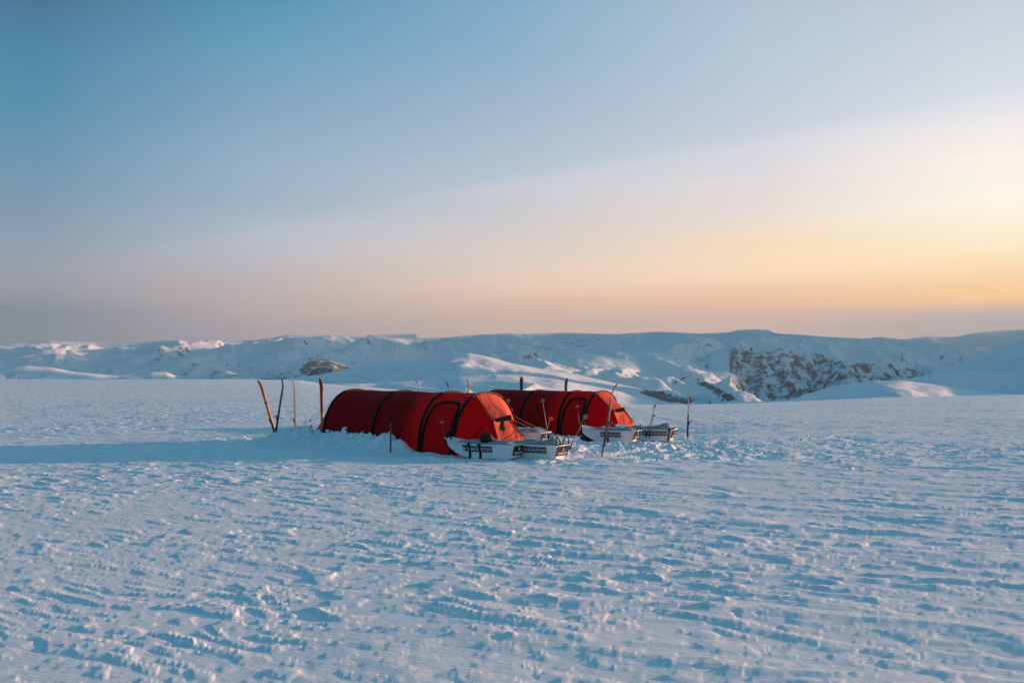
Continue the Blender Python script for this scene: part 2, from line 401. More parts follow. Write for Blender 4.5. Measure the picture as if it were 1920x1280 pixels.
for i, (nm, Rd, pts, fs_, bs_, rd, na, nl) in enumerate(LAY):
    y0 = prof(pts, fine)
    ysharp = blur(y0, 5 if nm in ('spur', 'spur low', 'crag') else 15); yblur = blur(y0, 121)
    Rv = Rd * (1 + .05 * pn(A1 * .11, A1 * 0 + i, 60 + i) + .018 * pn(A1 * .6, A1 * 0 + i, 80 + i))
    D = RR - Rv[None, :]
    aD = np.abs(D)
    warp = (1.5 * pn(X / (2.2 * nl), Y / (2.2 * nl), 300 + i) + .6 * pn(X / (.8 * nl), Y / (.8 * nl), 320 + i)) * ss(.5 * rd, 9 * rd, aD)
    if nm in ('spur', 'spur low', 'crag'): warp = warp * .25
    aw = np.degrees(AZ) + warp
    q = ss(2 * rd, 16 * rd, aD)
    yy = np.interp(aw, fine, ysharp) * (1 - q) + np.interp(aw, fine, yblur) * q
    zc = EYE + Rv[None, :] * np.cos(AZ) * (HOR - yy) / F
    f = np.where(D < 0, fs_, bs_)
    slope = f * (np.sqrt(D * D + rd * rd) - rd)
    if nm == 'main': slope = slope * (1 + .30 * pn(X / 1500, Y / 1500, 62) + .12 * pn(X / 500, Y / 500, 63))
    damp = (.05 + .95 * ss(.0, 12.0 * rd, aD)) * np.where(D > 0, .22, 1.)
    n = fbm(X / nl, Y / nl, 70 + i, 6, .55)
    rid = 1 - np.abs(fbm(X / nl * .8, Y / nl * .8, 170 + i, 5, .55)) * 1.6
    zz = zc - slope + damp * na * (.6 * n + .6 * (rid - .45))
    damp2 = (.04 + .96 * ss(1.5 * rd, 10.0 * rd, aD)) * np.where(D > 0, .2, 1.)
    for q_, lam in enumerate(SAW.get(nm, ())):
        zz = zz + damp2 * (saw(X, Y, lam, 200 + 7 * i + 3 * q_) - .03 * lam) * SAWK.get(nm, 1.)
    if nm == 'main':     # the plateau edge stays level: spurs in front do not rise above it
        zz = np.minimum(zz, EYE + RR * np.cos(AZ) * (HOR - 1.2 - np.interp(np.degrees(AZ), fine, ysharp)) / F + 7. * pn(X / 420, Y / 420, 355) + 4. * pn(X / 130, Y / 130, 356))
    if nm == 'wall':     # a steep rock wall cut into the range above the fjord
        cut = zc - .75 * np.maximum(0, -D) + .55 * np.maximum(0, D) + 26 * fbm(X / 170, Y / 170, 333, 4, .55)
        cut = np.maximum(cut, -165)
        win = (PX > 1368 + 10 * pn(RR / 300, AZ * 0, 334)) & (PX < 1840)
        hit = win & (cut < Z)
        Z = np.where(hit, cut, Z); rock = np.where(hit & (D < 25), .53, rock)
        continue
    up = zz > Z
    Z = np.where(up, zz, Z)
    rk = np.full(X.shape, -.2)
    if nm == 'hill a':
        rk = np.where((PX > 1366 + 8 * pn(X / 80, Y / 80, 90)) & (D > -900), .50, rk)
    if nm == 'main':
        rk = np.where((PX > 1385) & (PX < 1455) & (D > -400) & (D < 100), .42, rk)
        rk = np.where((PX > 1055) & (PX < 1150) & (D > -900) & (D < -60), .44, rk)
    if nm == 'left':
        rk = np.where((PX > 396) & (PX < 470) & (D < 20), .50, rk)
    rock = np.where(up, rk, rock)
# steep ground sheds its snow
gr = np.gradient(Z, axis=0) / np.gradient(RR, axis=0)
ga = np.gradient(Z, axis=1) / (np.gradient(AZ, axis=1) * RR)
steep = np.hypot(gr, ga)
rock = np.maximum(rock, -.2 + .72 * ss(.42, .95, steep))
# rock outcrops that the wind keeps bare
PY = HOR - (Z - EYE) * F / (RR * np.cos(AZ))
def inpoly(px, py, poly):
    c = np.zeros(px.shape, bool); n = len(poly)
    for k in range(n):
        x0, y0 = poly[k]; x1, y1 = poly[(k + 1) % n]
        if y0 == y1: continue
        c ^= ((y0 > py) != (y1 > py)) & (px < (x1 - x0) * (py - y0) / (y1 - y0) + x0)
    return c
jx = PX + 7 * fbm(X / 130, Y / 130, 401, 4, .6); jy = PY + 3.2 * fbm(X / 110, Y / 110, 402, 4, .6)
for poly, lo, hi, val in (
    ([(1196,735),(1215,729),(1240,733),(1270,741),(1302,756),(1290,758),(1250,753),(1215,742)], 1200, 6000, .66),
    ([(1301,713),(1325,717),(1350,728),(1372,740),(1390,752),(1362,753),(1338,739),(1318,728)], 1200, 6000, .64),
    ([(1255,722),(1272,711),(1277,714),(1264,724)], 1200, 6000, .6),
    ([(558,692),(584,674),(606,672),(632,682),(655,690),(664,697),(630,704),(590,707),(565,702)], 3300, 9000, .62),
    ([(480,708),(505,699),(535,696),(556,700),(560,710),(530,714),(490,713)], 3000, 9000, .50),
    ([(430,694),(470,692),(500,697),(470,702),(440,700)], 2600, 9000, .44),
    ([(1055,630),(1085,624),(1120,634),(1152,642),(1110,650),(1060,651)], 4000, 9000, .46),
    ([(960,653),(1010,652),(1052,655),(1050,658),(990,657)], 4000, 9000, .50),
    ([(1300,668),(1318,672),(1330,686),(1322,690),(1308,680)], 4000, 9000, .50),
    ([(230,646),(260,645),(258,650),(235,650)], 4000, 9000, .44),
    ([(60,648),(74,650),(70,655),(60,654)], 4000, 9000, .46),
    ([(675,666),(690,664),(700,671),(684,671)], 3000, 9000, .5),
):
    rock = np.where(inpoly(jx, jy, poly) & (RR > lo) & (RR < hi), np.maximum(rock, val), rock)
np_mesh('mountains', np.stack([X.ravel(), Y.ravel(), Z.ravel()], 1), len(r2), len(az2), M['mount'], rock.ravel())
print('mountains', X.shape, Z.max())
Z_TOP = float(Z.max())

# ------------------------------------------------------------------ tents
def make_tent(foot, th, H, label, lines):
    a, n = axis(th)
    zb = float(base_z(np.array([foot[0]]), np.array([foot[1]]))[0])
    cx, cy = foot + n * HW
    root = thing('tunnel_tent', label, 'tent', (cx, cy, zb), math.atan2(a[1], a[0]), 'red tunnel tents')
    # local frame: x along the tent to its front, y to the far side, z up; hoop 1 at x = 0
    def hoop(al, w=HW, h=HH, lift=0.):
        c, s_ = math.cos(al), math.sin(al)
        yy = -math.copysign(abs(c) ** .86, c) * w; zz = abs(s_) ** .90 * h
        nn = Vector((0, yy / (w * w), zz / (h * h) + 1e-6)).normalized()
        return Vector((0, yy, zz)) + nn * lift
    def P(s, al, lift=0.):
        w, h = HW, HH
        k = 0.
        if s < 0:
            q = min(1, -s / 1.1); h = HH * max(.03, (1 - q ** 1.15)); w = HW * (1 - .34 * q)
        else:
            for i in range(3):
                if H[i] <= s <= H[i + 1]:
                    q = (s - H[i]) / (H[i + 1] - H[i]); k = math.sin(math.pi * q)
            sg = .032 * k * (.35 + .65 * abs(math.sin(2 * al)))
            h -= sg * 1.2; w -= sg
        p = hoop(al, w, h, lift); p.x = s
        wr = .020 * float(pn(np.array([s * 1.3]), np.array([al * 9.]), 5)[0]) + .016 * float(pn(np.array([s * 2.1 + al]), np.array([al * 22.]), 6)[0])
        if 0 < s < H[-1]: p += Vector((0, p.y, p.z)).normalized() * wr * (.3 + .7 * k)
        p.z -= .05 * (1 - math.sin(al)) ** 6
        return p
    NA = 48
    als = [math.pi * j / NA for j in range(NA + 1)]
    ss_ = []
    for i in range(3):
        m = 14
        ss_ += [H[i] + (H[i + 1] - H[i]) * j / m for j in range(m)]
    ss_.append(H[3])
    mb = MB(); mb.grid([[P(s, al) for al in als] for s in ss_]); mb.build('flysheet', M['red'], root, True)
    mb = MB(); mb.grid([[P(-1.1 + 1.1 * j / 8, al) for al in als] for j in range(9)]); mb.build('rear_panel', M['redlit'], root, True)
    # the inner tent hangs in the sleeping section and keeps it dim
    mb = MB(); rows = []
    for j in range(9):
        s = -.25 + (H[2] - .05 + .25) * j / 8
        kk = .0 if j in (0, 8) else 1.
        rows.append([Vector((s, p.y * .90 * max(kk, .02), p.z * (.90 if kk else .3) + .01)) for p in [hoop(al) for al in als]])
    rows[0] = [Vector((-.25, p.y, p.z)) for p in rows[0]]
    mb.grid(rows); mb.build('inner_tent', M['inner'], root, True)
    # pole sleeves: flat bands standing proud of the fabric
    for i, s in enumerate(H):
        mb = MB(); rows = []
        for al in als:
            hw = .046
            p0 = hoop(al, lift=-.004); p1 = hoop(al, lift=.026)
            row = []
            for dx, q in ((-hw, 0), (-hw * .7, .8), (0, 1), (hw * .7, .8), (hw, 0)):
                p = p0.lerp(p1, q); p = Vector((s + dx, p.y, p.z)); row.append(p)
            rows.append(row)
        mb.grid(rows)
        mid = len(als) // 2
        nf = 4
        for fi in range(len(mb.f)):
            mb.mi[fi] = 1 if abs(fi // nf - mid) < (7 if i == 3 else 5) else 0  # crown of each sleeve painted in the sunlit tone
        mb.build('pole_sleeve', [M['band'], M['bandlit']], root, True)
    # side door between the last two hoops: D-shaped panel and its black zip flap
    s0, s1 = H[2] + .10, H[3] - .07
    amax = 1.02
    def arch(t):   # 0..1 along the trim, from the rear foot over the top to the front foot
        if t < .40: q = t / .40; return s0 + .10 * q ** 2, amax * .86 * q
        if t > .62: q = (1 - t) / .38; return s1 - .07 * q ** 2, amax * .86 * q
        q = (t - .40) / .22
        sa, sb = s0 + .10, s1 - .07
        return sa + (sb - sa) * q, amax * (.86 + .14 * math.sin(math.pi * q) ** .7)
    mb = MB(); rows = []
    for j in range(13):
        q = j / 12; row = []
        for k in range(13):
            u = k / 12
            aa = amax * .86 * q if True else 0
            sa = s0 + .10 * q ** 2; sb = s1 - .07 * q ** 2
            sss = sa + (sb - sa) * u
            top = amax * (.86 + .14 * math.sin(math.pi * u) ** .7)
            row.append(P(sss, top * q, .010))
        rows.append(row)
    mb.grid(rows); door = mb.build('side_door', M['reddoor'], root, True)
    mb = MB(); rows = []
    ts = [j / 60 for j in range(61)]
    for j, t in enumerate(ts):
        s, al = arch(t); s2, al2 = arch(min(1, t + .01)); s1_, al1 = arch(max(0, t - .01))
        d = Vector((s2 - s1_, (al2 - al1) * 1.05)); d.normalize() if d.length else None
        nx, na_ = -d.y, d.x
        hw = .046 if t < .7 else .062
        row = []
        for k, lf in ((-1, .008), (-.6, .030), (.6, .030), (1, .008)):
            row.append(P(s + nx * hw * k, max(0, al + na_ * hw * k / 1.05), lf))
        rows.append(row)
    mb.grid(rows); mb.build('zip_flap', M['black'], door, True)
    # front vestibule
    xf = H[3]
    Vt = Vector((xf + .70, 0, .78)); S1 = Vector((xf + .70, -.47, .68)); S2 = Vector((xf + .95, -.54, .25)); G = Vector((xf + 1.02, -.60, -.06))
    T = Vector((xf + 1.05, 0.0, .38)); TG = Vector((xf + 1.08, .0, -.06))
    mir = lambda p: Vector((p.x, -p.y, p.z))
    def edge(q, far=False):    # front edge for hoop parameter q in 0..1 (foot .. ridge); the far side folds straight back from the nose line
        ks = [(0, TG), (.30, T), (.86, Vt.lerp(T, .12)), (1., Vt)] if far else [(0, G), (.30, S2), (.86, S1), (1., Vt)]
        for (qa, pa), (qb, pb) in zip(ks, ks[1:]):
            if q <= qb: return pa.lerp(pb, (q - qa) / (qb - qa))
        return Vt.copy()
    mb = MB(); rows = []
    m = 10
    for i in range(m + 1):
        t = i / m; row = []
        for j in range(2 * 24 + 1):
            q = j / 24; al = math.pi / 2 * min(q, 2 - q)
            hp = hoop(math.pi / 2 * q if q <= 1 else math.pi - math.pi / 2 * (2 - q)); hp.x = xf
            e = edge(min(q, 2 - q), q > 1)
            p = hp.lerp(e, t)
            bow = math.sin(math.pi * t)
            qq = min(q, 2 - q)
            p += Vector((0, .045 * bow * (1 if q <= 1 else -1) * math.sin(math.pi * min(1, qq / .86)) , -.02 * bow))
            if qq > .86: p.z += .02 * bow * math.sin(math.pi * (qq - .86) / .14 * 3)
            if q <= 1: p.z += .006 * bow * math.sin(q * 40)
            row.append(p)
        rows.append(row)
    mb.grid(rows)
    for fi in range(len(mb.f)):      # roof and far panels: sunlit tone painted into the same red cloth
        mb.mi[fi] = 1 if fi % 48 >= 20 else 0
    ves = mb.build('vestibule', [M['red'], M['redlit']], root, True)
    # front panel below the vent: a folded wall drawn out to the pegged tip
    mb = MB()
    S1r, S2r, Gr = mir(S1), mir(S2), mir(G)
    c1 = S1.lerp(Vt, .5) + Vector((-.03, 0, -.06)); 
    def quad(A, B, C_, D_, m=8, fold=.012, sd=1):
        rows = []
        for i in range(m + 1):
            row = []
            for j in range(m + 1):
                u, v = i / m, j / m
                p = A.lerp(B, u).lerp(D_.lerp(C_, u), v)
                k = math.sin(math.pi * u) * math.sin(math.pi * v)
                p += Vector((1, 0, .2)) * (fold * k * math.sin(7 * u + 5 * v + sd))
                row.append(p)
            rows.append(row)
        mb.grid(rows)
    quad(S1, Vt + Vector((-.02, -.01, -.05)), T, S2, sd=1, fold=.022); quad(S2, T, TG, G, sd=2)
    mb.build('front_panel', M['redlit'], root, True)
    # black vent hood: a stiffened flap along the top of the front panel
    mb = MB()
    def ribbon(A, B, wv, out, m=8):
        rows = []
        for i in range(m + 1):
            u = i / m; p = A.lerp(B, u)
            bend = math.sin(math.pi * u)
            rows.append([p + out * .0, p + out + wv * .5 + Vector((0, 0, -.012 * bend)), p + wv + out * .6, p + wv * .95 - out * .5, p - out * .5])
        mb.grid(rows, 0, True); mb.add(rows[0], [(0, 1, 2, 3, 4)]); mb.add(rows[-1], [(4, 3, 2, 1, 0)])
    dn = Vector((.0, 0, -.095))
    ribbon(S1 + Vector((-.02, -.015, .02)), Vt + Vector((.03, 0, .015)), dn, Vector((.022, -.012, 0)))
    mb.build('vent_hood', M['hood'], root, True)
    # guy lines with their tensioners
    inv = Matrix.Rotation(-math.atan2(a[1], a[0]), 3, 'Z')
    org = Vector((cx, cy, zb))
    def loc(p): return inv @ (Vector(p) - org)
    for st, en, mt, bead in lines(P, xf, Vt, T, H):
        en = loc(en); mid = st.lerp(en, .5) + Vector((0, 0, -.02))
        mb = MB(); mb.tube([st, mid, en], .0032, 5); g = mb.build('guy_line', M[mt], root, True)
        if bead is not None:
            b = MB(); c = st.lerp(en, bead); b.ellipsoid(c, .026, .026, .022, 5); b.build('tensioner', M['bead'], g, True)
    return root, P, org

# ------------------------------------------------------------------ skis
SK = []
def make_ski(tip, base, Yd, face, mats, label, bind=None, tipc=.22, width=.078, bind_side=-1):
    """tip/base: photograph points at depth Yd (metres); face: yaw of the ski's top sheet"""
    pt = at(tip[0], tip[1], Yd); pb = at(base[0], base[1], Yd)
    d = (pt - pb); Lv = d.length; d.normalize()
    bury = .35
    o = thing('planted_ski', label, 'ski', pb, 0, 'skis planted in the snow')
    fv = Vector((math.sin(R(face)), -math.cos(R(face)), 0)); fv = (fv - d * fv.dot(d)).normalized()   # the way the tip curls
    sv = d.cross(fv).normalized()
    Lt = Lv + bury; mb = MB(); rows = []; m = 40
    cols_ = []
    for i in range(m + 1):
        s = -bury + Lt * i / m
        u = (s + bury) / Lt
        w = width * (.88 + .12 * math.cos(2 * math.pi * (u - .02)) ) * .5
        th = .006 + .010 * math.sin(math.pi * min(1, max(0, u))) ** .6
        e = Lv - s
        bend = 0
        if e < .30:
            q = 1 - e / .30; bend = .085 * q ** 2.2
            w *= (1.04 - .92 * max(0, (q - .62) / .38) ** 1.7); th = .007
        p = d * s + fv * (bend + .012 * math.sin(math.pi * min(1, max(0, s / Lv))))
        rows.append([p + sv * w + fv * th, p - sv * w + fv * th, p - sv * w - fv * th, p + sv * w - fv * th])
        cols_.append(s / Lv)
    mb.grid(rows, 0, True)
    mb.add(rows[-1], [(0, 1, 2, 3)], 0)
    for fi in range(len(mb.f)):
        s = cols_[min(m, fi // 4)] + .5 / m
        mi = 0
        for k, lim in enumerate(mats[1:]):
            if s > lim[0]: mi = k + 1
        mb.mi[fi] = mi
    mb.build('ski_blade', [M[mats[0]]] + [M[x[1]] for x in mats[1:]], o)
    if bind is not None:
        hb = (base[1] - bind) / (base[1] - tip[1]) * Lv
        b = MB()
        c = d * hb + fv * .018
        b.box(c + fv * .016, sv * .030, d * .050, fv * .016)                     # toe piece
        b.box(c + d * -.14 + fv * .006, sv * .026, d * .10, fv * .006)           # foot plate
        b.box(c + d * -.27 + fv * .014, sv * .024, d * .035, fv * .012)          # heel pad
        b.tube([c + fv * .03 + d * .03, c + fv * .075 + d * .06, c + fv * .085 + d * .0], .008, 6)
        b.build('binding', M['bind'], o)
    return o

# ------------------------------------------------------------------ ski poles (planted grip-down, basket up)
def make_pole(top, bot, Yt, Yb, shaft, basket, label, flip=True, bury=.1):
    a = at(top[0], top[1], Yt); b = at(bot[0], bot[1], Yb)
    o = thing('ski_pole', label, 'ski pole', b, 0, 'ski poles around the sledges')
    v = a - b; Lv = v.length; d = v.normalized()
    mb = MB(); mb.tube([-d * bury, v * .5, v], .0080, 7, r1=.006); mb.build('shaft', M[shaft], o, True)
    ax = d.cross(Vector((0, 1, 0))).normalized(); ay = d.cross(ax).normalized()
    c = v - d * .075
    mb = MB(); n = 14; ring = [c + ax * (.043 * math.cos(2 * math.pi * k / n)) + ay * (.043 * math.sin(2 * math.pi * k / n)) for k in range(n + 1)]
    mb.tube(ring, .0062, 5, 0, False)
    for k in range(4):
        w = math.pi / 2 * k + .4
        mb.tube([c + d * .02, c + ax * (.043 * math.cos(w)) + ay * (.043 * math.sin(w))], .005, 5)
    mb.build('basket', M[basket], o, True)
    mb = MB(); mb.tube([d * -bury, d * .03, d * .06], .016, 8); mb.build('grip', M['black'], o, True)
    return o

# ------------------------------------------------------------------ sledges
def text_mesh(txt, size, name, mat, parent, mtx, bold=.012):
    cu = bpy.data.curves.new(name, 'FONT'); cu.body = txt; cu.size = size; cu.align_x = 'CENTER'; cu.align_y = 'CENTER'
    cu.extrude = .0012; cu.offset = bold * size; cu.space_character = 1.12
    to = bpy.data.objects.new(name + '_src', cu); col.objects.link(to)
    bpy.context.view_layer.update()
    me = bpy.data.meshes.new_from_object(to.evaluated_get(bpy.context.evaluated_depsgraph_get()))
    bpy.data.objects.remove(to); me.name = name
    me.transform(mtx); me.materials.clear(); me.materials.append(mat)
    o = bpy.data.objects.new(name, me); col.objects.link(o); o.parent = parent
    return o

def emblem(c, ex, ez, en, sc, parent):
    mb = MB(); n = 18
    pts = [c + ex * (.62 * sc * math.cos(2 * math.pi * k / n)) + ez * (sc * math.sin(2 * math.pi * k / n)) + en * .001 for k in range(n + 1)]
    mb.tube(pts, sc * .17, 5, 0, False)
    mb.tube([c - ez * sc * .45 + en * .001, c + ez * sc * .45 + en * .001], sc * .13, 5)
    mb.tube([c - ex * sc * .3 + en * .001, c + ex * sc * .3 + en * .001], sc * .13, 5)
    return mb.build('emblem', M['letter'], parent)

def make_sledge(px, py, th, L, label, sign=(.50, .68), straps=(), loops='stern', hump=None, tilt=0., raise_=0.):
    """px,py: where the near bottom corner of the stern touches the snow"""
    x, y = on_ground(px, py)
    a, n = axis(th)
    z = EYE - (py - HOR) / F * y + raise_
    root = thing('expedition_sledge', label, 'sledge', (x, y, z), math.atan2(a[1], a[0]), 'white expedition sledges')
    root.rotation_euler = (0, tilt, math.atan2(a[1], a[0]))
    # local: x forward to the stern (stern at x = 0, bow at x = -L), y away from the camera (near side y = 0), z up
    WB, WT, HT = .36, .47, .27
    def sec(s, ins=0.):     # s 0 stern .. 1 bow
        k = max(0., (s - .58) / .42); kk = max(0., 1 - s / .14)
        wb = WB * (1 - .62 * k ** 2) - .07 * kk; wt = WT * (1 - .50 * k ** 2.2) + .012 * math.sin(math.pi * s)
        zb = .25 * k ** 2.0 + .035 * kk ** 2; zt = HT + .085 * k ** 1.6 - .012 * math.sin(math.pi * s)
        zb += ins; wb -= 2 * ins; wt -= 2 * ins
        cyy = WT / 2
        X_ = -L * s
        pts = []
        for t in (0, .25, .5, .75, 1.):
            q = t ** .75
            pts.append((-wt / 2 + (wt - wb) / 2 * (1 - (1 - q) ** 2.2), zt + (zb - zt) * t))
        pts.append((-wb / 2 + .05, zb - .012 * (1 - k)))
        full = pts + [(-p, q) for p, q in reversed(pts)]
        return [Vector((X_ - .075 * kk * (1 - (q - zb) / max(.05, zt - zb)), cyy + p, q)) for p, q in full]
    S = [0] + [j / 26 for j in range(1, 27)]
    mb = MB()
    outer = [sec(s) for s in S]; inner = [sec(min(max(s, .012), .985), .013) for s in S]
    for r_ in inner: 
        r_[0].z = outer[0][0].z if False else r_[0].z
    mb.grid(outer)
    mb.grid([list(reversed(r_)) for r_ in inner])
    m_ = len(outer[0])
    for k in (0, m_ - 1):
        rim = [[o_[k], i_[k]] for o_, i_ in zip(outer, inner)]
        for r0 in rim: r0[1] = Vector((r0[1].x, r0[1].y, r0[0].z + .002))
        mb.grid(rim if k else [list(reversed(q)) for q in rim])
    mb.add(outer[0], [tuple(range(m_))]); mb.add(inner[0], [tuple(range(m_ - 1, -1, -1))])
    mb.add(outer[-1], [tuple(range(m_ - 1, -1, -1))])
    hull = mb.build('hull', M['hull'], root, False)
    # rolled rim
    mb = MB()
    for k in (0, m_ - 1): mb.tube([o_[k] + Vector((0, 0, .004)) for o_ in outer], .011, 6)
    mb.tube([outer[0][0] + Vector((0, 0, .004)), outer[0][-1] + Vector((0, 0, .004))], .011, 6)
    mb.build('rim', M['hull'], root, True)
    # grey cover over the load
    mb = MB(); rows = []
    sd = px * .37
    for i in range(25):
        s = .03 + .80 * i / 24; row = []
        k = max(0., (s - .70) / .30); wt = WT * (1 - .45 * k ** 2) - .03
        for j in range(15):
            v = j / 14; yy = WT / 2 + (v - .5) * wt
            e = math.sin(math.pi * v) ** .5
            nn = float(pn(np.array([s * 6 + sd]), np.array([v * 2.2]), 3)[0]) + .5 * float(pn(np.array([s * 15 + sd]), np.array([v * 5.]), 4)[0])
            ends = min(1, i / 3., (24 - i) / 5.)
            h = (.055 + .035 * nn) * e * ends
            if hump: h += hump[1] * math.exp(-((s - hump[0]) / hump[2]) ** 2) * e * min(1, .35 + i / 3.)
            row.append(Vector((-L * s, yy, HT + .05 * k + h - .012 + (.02 if 0 < j < 14 else 0))))
        rows.append(row)
    mb.grid(rows); cov = mb.build('cover', M['cover'], root, True)
    # black sign along the near side
    def side(s, t, lift=0.):      # point on the near wall; t 0 top .. 1 bottom
        r_ = sec(s); k = t * 4; i = min(3, int(k)); p = r_[i].lerp(r_[i + 1], k - i)
        return p + Vector((0, -1, -.25)).normalized() * lift
    s_mid, ln = sign
    sa, sb = s_mid + ln / 2 / L, s_mid - ln / 2 / L
    mb = MB(); rows = []
    for j in range(9):
        s = sa + (sb - sa) * j / 8
        rows.append([side(s, .10, .002), side(s, .10, .012), side(s, .30, .013), side(s, .52, .012), side(s, .52, .002)])
    mb.grid(rows)
    mb.add(rows[0], [(0, 1, 2, 3, 4)]); mb.add(rows[-1], [(4, 3, 2, 1, 0)])
    sg = mb.build('side_sign', M['sign'], root)
    p_c = side(s_mid, .31, .016); up = (side(s_mid, .10) - side(s_mid, .52)).normalized()
    ex = Vector((1, 0, 0)); en = ex.cross(up).normalized()
    hgt = (side(s_mid, .10) - side(s_mid, .52)).length
    mt = Matrix(((ex.x, up.x, en.x, p_c.x + .045), (ex.y, up.y, en.y, p_c.y), (ex.z, up.z, en.z, p_c.z), (0, 0, 0, 1)))
    sc = hgt * .82
    t_ = text_mesh('SHACKLETON', sc, 'lettering', M['letter'], sg, mt)
    xs = [v.co.x for v in t_.data.vertices]
    want = ln * .80; have = max(xs) - min(xs); c0 = (max(xs) + min(xs)) / 2
    for v in t_.data.vertices: v.co.x = c0 + (v.co.x - c0) * want / have
    emblem(p_c + Vector((-ln / 2 + .045, 0, 0)), ex, up, en, hgt * .30, sg)
    # sign on the stern board
    mb = MB(); y0, y1 = .045, WT - .045; z0, z1 = .075, HT - .01
    c = Vector((-.016, (y0 + y1) / 2, (z0 + z1) / 2)); up2 = Vector((.30, 0, 1)).normalized(); en2 = Vector((1, 0, -.30)).normalized()
    mb.box(c, en2 * .007, (0, (y1 - y0) / 2, 0), up2 * ((z1 - z0) / 2))
    bs = mb.build('stern_sign', M['sign'], root)
    ex2 = Vector((0, 1, 0)); q = c + en2 * .0085 - up2 * .045
    mt = Matrix(((ex2.x, up2.x, en2.x, q.x), (ex2.y, up2.y, en2.y, q.y), (ex2.z, up2.z, en2.z, q.z), (0, 0, 0, 1)))
    t_ = text_mesh('SHACKLETON', .062, 'lettering', M['letter'], bs, mt)
    ys = [v.co.y for v in t_.data.vertices]; k = (y1 - y0) * .74 / (max(ys) - min(ys)); c0 = (max(ys) + min(ys)) / 2
    for v in t_.data.vertices: v.co.y = c0 + (v.co.y - c0) * k
    emblem(c + en2 * .0085 + up2 * .04, ex2, up2, en2, .030, bs)
    # webbing straps down the near wall
    for s in straps:
        mb = MB(); w = .016 / L
        mb.grid([[side(s + w, -.0, .014) + Vector((0, .03, .02)), side(s - w, 0, .014) + Vector((0, .03, .02))]] + [[side(s + w + .01 * t, t, .020), side(s - w + .01 * t, t, .020)] for t in (0, .25, .5, .75, 1.)] + [[side(s + w, 1, .0) + Vector((0, -.02, -.05)), side(s - w, 1, 0.) + Vector((0, -.02, -.05))]])
        mb.grid([[side(s - w, -.0, .010), side(s + w, 0, .010)]] + [[side(s - w, t, .010), side(s + w, t, .010)] for t in (.25, .5, .75, 1.)])
        mb.build('strap', M['black'], root)
        mb = MB(); mb.box(side(s, .0, .02) + Vector((0, 0, .012)), (.03, 0, 0), (0, .018, 0), (0, 0, .018)); mb.build('buckle', M['black'], root)
    # rope handles
    def loop(x0, y0_, x1, y1_, zb, h, lean=0.):
        mb = MB(); m = 12
        pts = [Vector((x0 + (x1 - x0) * t + lean * math.sin(math.pi * t), y0_ + (y1_ - y0_) * t, zb + h * math.sin(math.pi * t) ** .8)) for t in [j / m for j in range(m + 1)]]
        mb.tube(pts, .011, 6); mb.build('handle', M['black'], root, True)
    if 'stern' in loops: loop(.012, .10, .012, .36, HT - .01, .16, .06)
    if 'double' in loops: loop(-.02, .03, -.02, .20, HT - .01, .17, -.05); loop(-.02, .22, .0, .43, HT - .01, .19, .03)
    if 'bow' in loops: loop(-L * .985, .14, -L * .985, .33, HT + .06, .15, -.03); loop(-L * .90, .12, -L * .97, .14, HT + .04, .17)
    return root

# ------------------------------------------------------------------ populate the camp
def lines1(P, xf, Vt, T, H):
    return [
     (P(0, .95), at(551, 806, 24.6), 'cord', .93), (P(0, .62), at(556, 803, 24.6), 'cord', .55), (P(0, 1.25), at(605, 772, 24.9), 'cord', .5),
     (P(0, .35), at(540, 806, 24.4), 'cord', .35),
     (Vt + Vector((.04, 0, .02)), at(1019, 806, 22.6), 'cordorange', None), (Vt + Vector((.02, .04, -.08)), at(1008, 805, 22.8), 'cordorange', None),
     (T, at(990, 838, 19.0), 'rope', None), (T + Vector((0, .03, -.02)), at(979, 842, 18.9), 'rope', None),
    ]
def lines2(P, xf, Vt, T, H):
    return [
     (Vt + Vector((.04, 0, .02)), at(1287, 797, 25.2), 'cord', .5),
     (P(H[3], .55), at(1092, 815, 25.6), 'cordorange', None), (P(H[3], .30), at(1095, 815, 25.5), 'cordorange', None),
     (P(H[1], .9), at(1026, 806, 26.6), 'cord', None), (P(H[0], .7), at(962, 820, 27.5), 'cord', None),
    ]
make_tent(T1_FOOT, T1_TH, T1_H, 'near red tunnel tent behind the bank of shovelled snow, the larger in view', lines1)
make_tent(T2_FOOT, T2_TH, T2_H, 'farther red tunnel tent to the right, partly hidden behind the nearer tent', lines2)

make_ski((487, 711), (518, 815), 24.6, -20, ['ski amber', (.30, 'ski orange'), (.55, 'bind'), (.58, 'ski orange'), (.93, 'ski tipred')], 'orange ski leaning left, its tail crossing the blue ski', 788, bind_side=1)
make_ski((534, 708), (516, 829), 23.6, -60, ['ski blue', (.55, 'ski teal')], 'dark blue ski leaning right, crossing the orange ski', 783, width=.088)
make_ski((552, 709), (556, 822), 24.6, -70, ['ski yellow', (.35, 'ski wood'), (.9, 'ski white')], 'slim pale wood ski standing upright between the blue ski and the red ski', 788, width=.10)
make_ski((603, 709), (606, 806), 25.6, -25, ['ski amber', (.28, 'ski orange'), (.33, 'ski red'), (.97, 'ski black')], 'dark red ski standing upright beside the rear end of the near tent', None, width=.10)
make_ski((784, 710), (788, 806), 28.0, -75, ['ski white', (.92, 'ski tipred')], 'white ski with red tip sticking up behind the middle of the near tent', None)
make_ski((841, 714), (848, 806), 28.0, -60, ['ski wood', (.88, 'ski black')], 'short looking ski with dark curled tip behind the near tent roof', None, width=.07)
make_ski((880, 709), (874, 806), 28.0, -60, ['ski yellow', (.95, 'ski amber')], 'yellow ski leaning right behind the front hoop of the near tent', None)
make_ski((977, 705), (979, 806), 32.0, 10, ['ski teal'], 'dark teal ski behind the rear of the far tent, left one of that pair', None, width=.105)
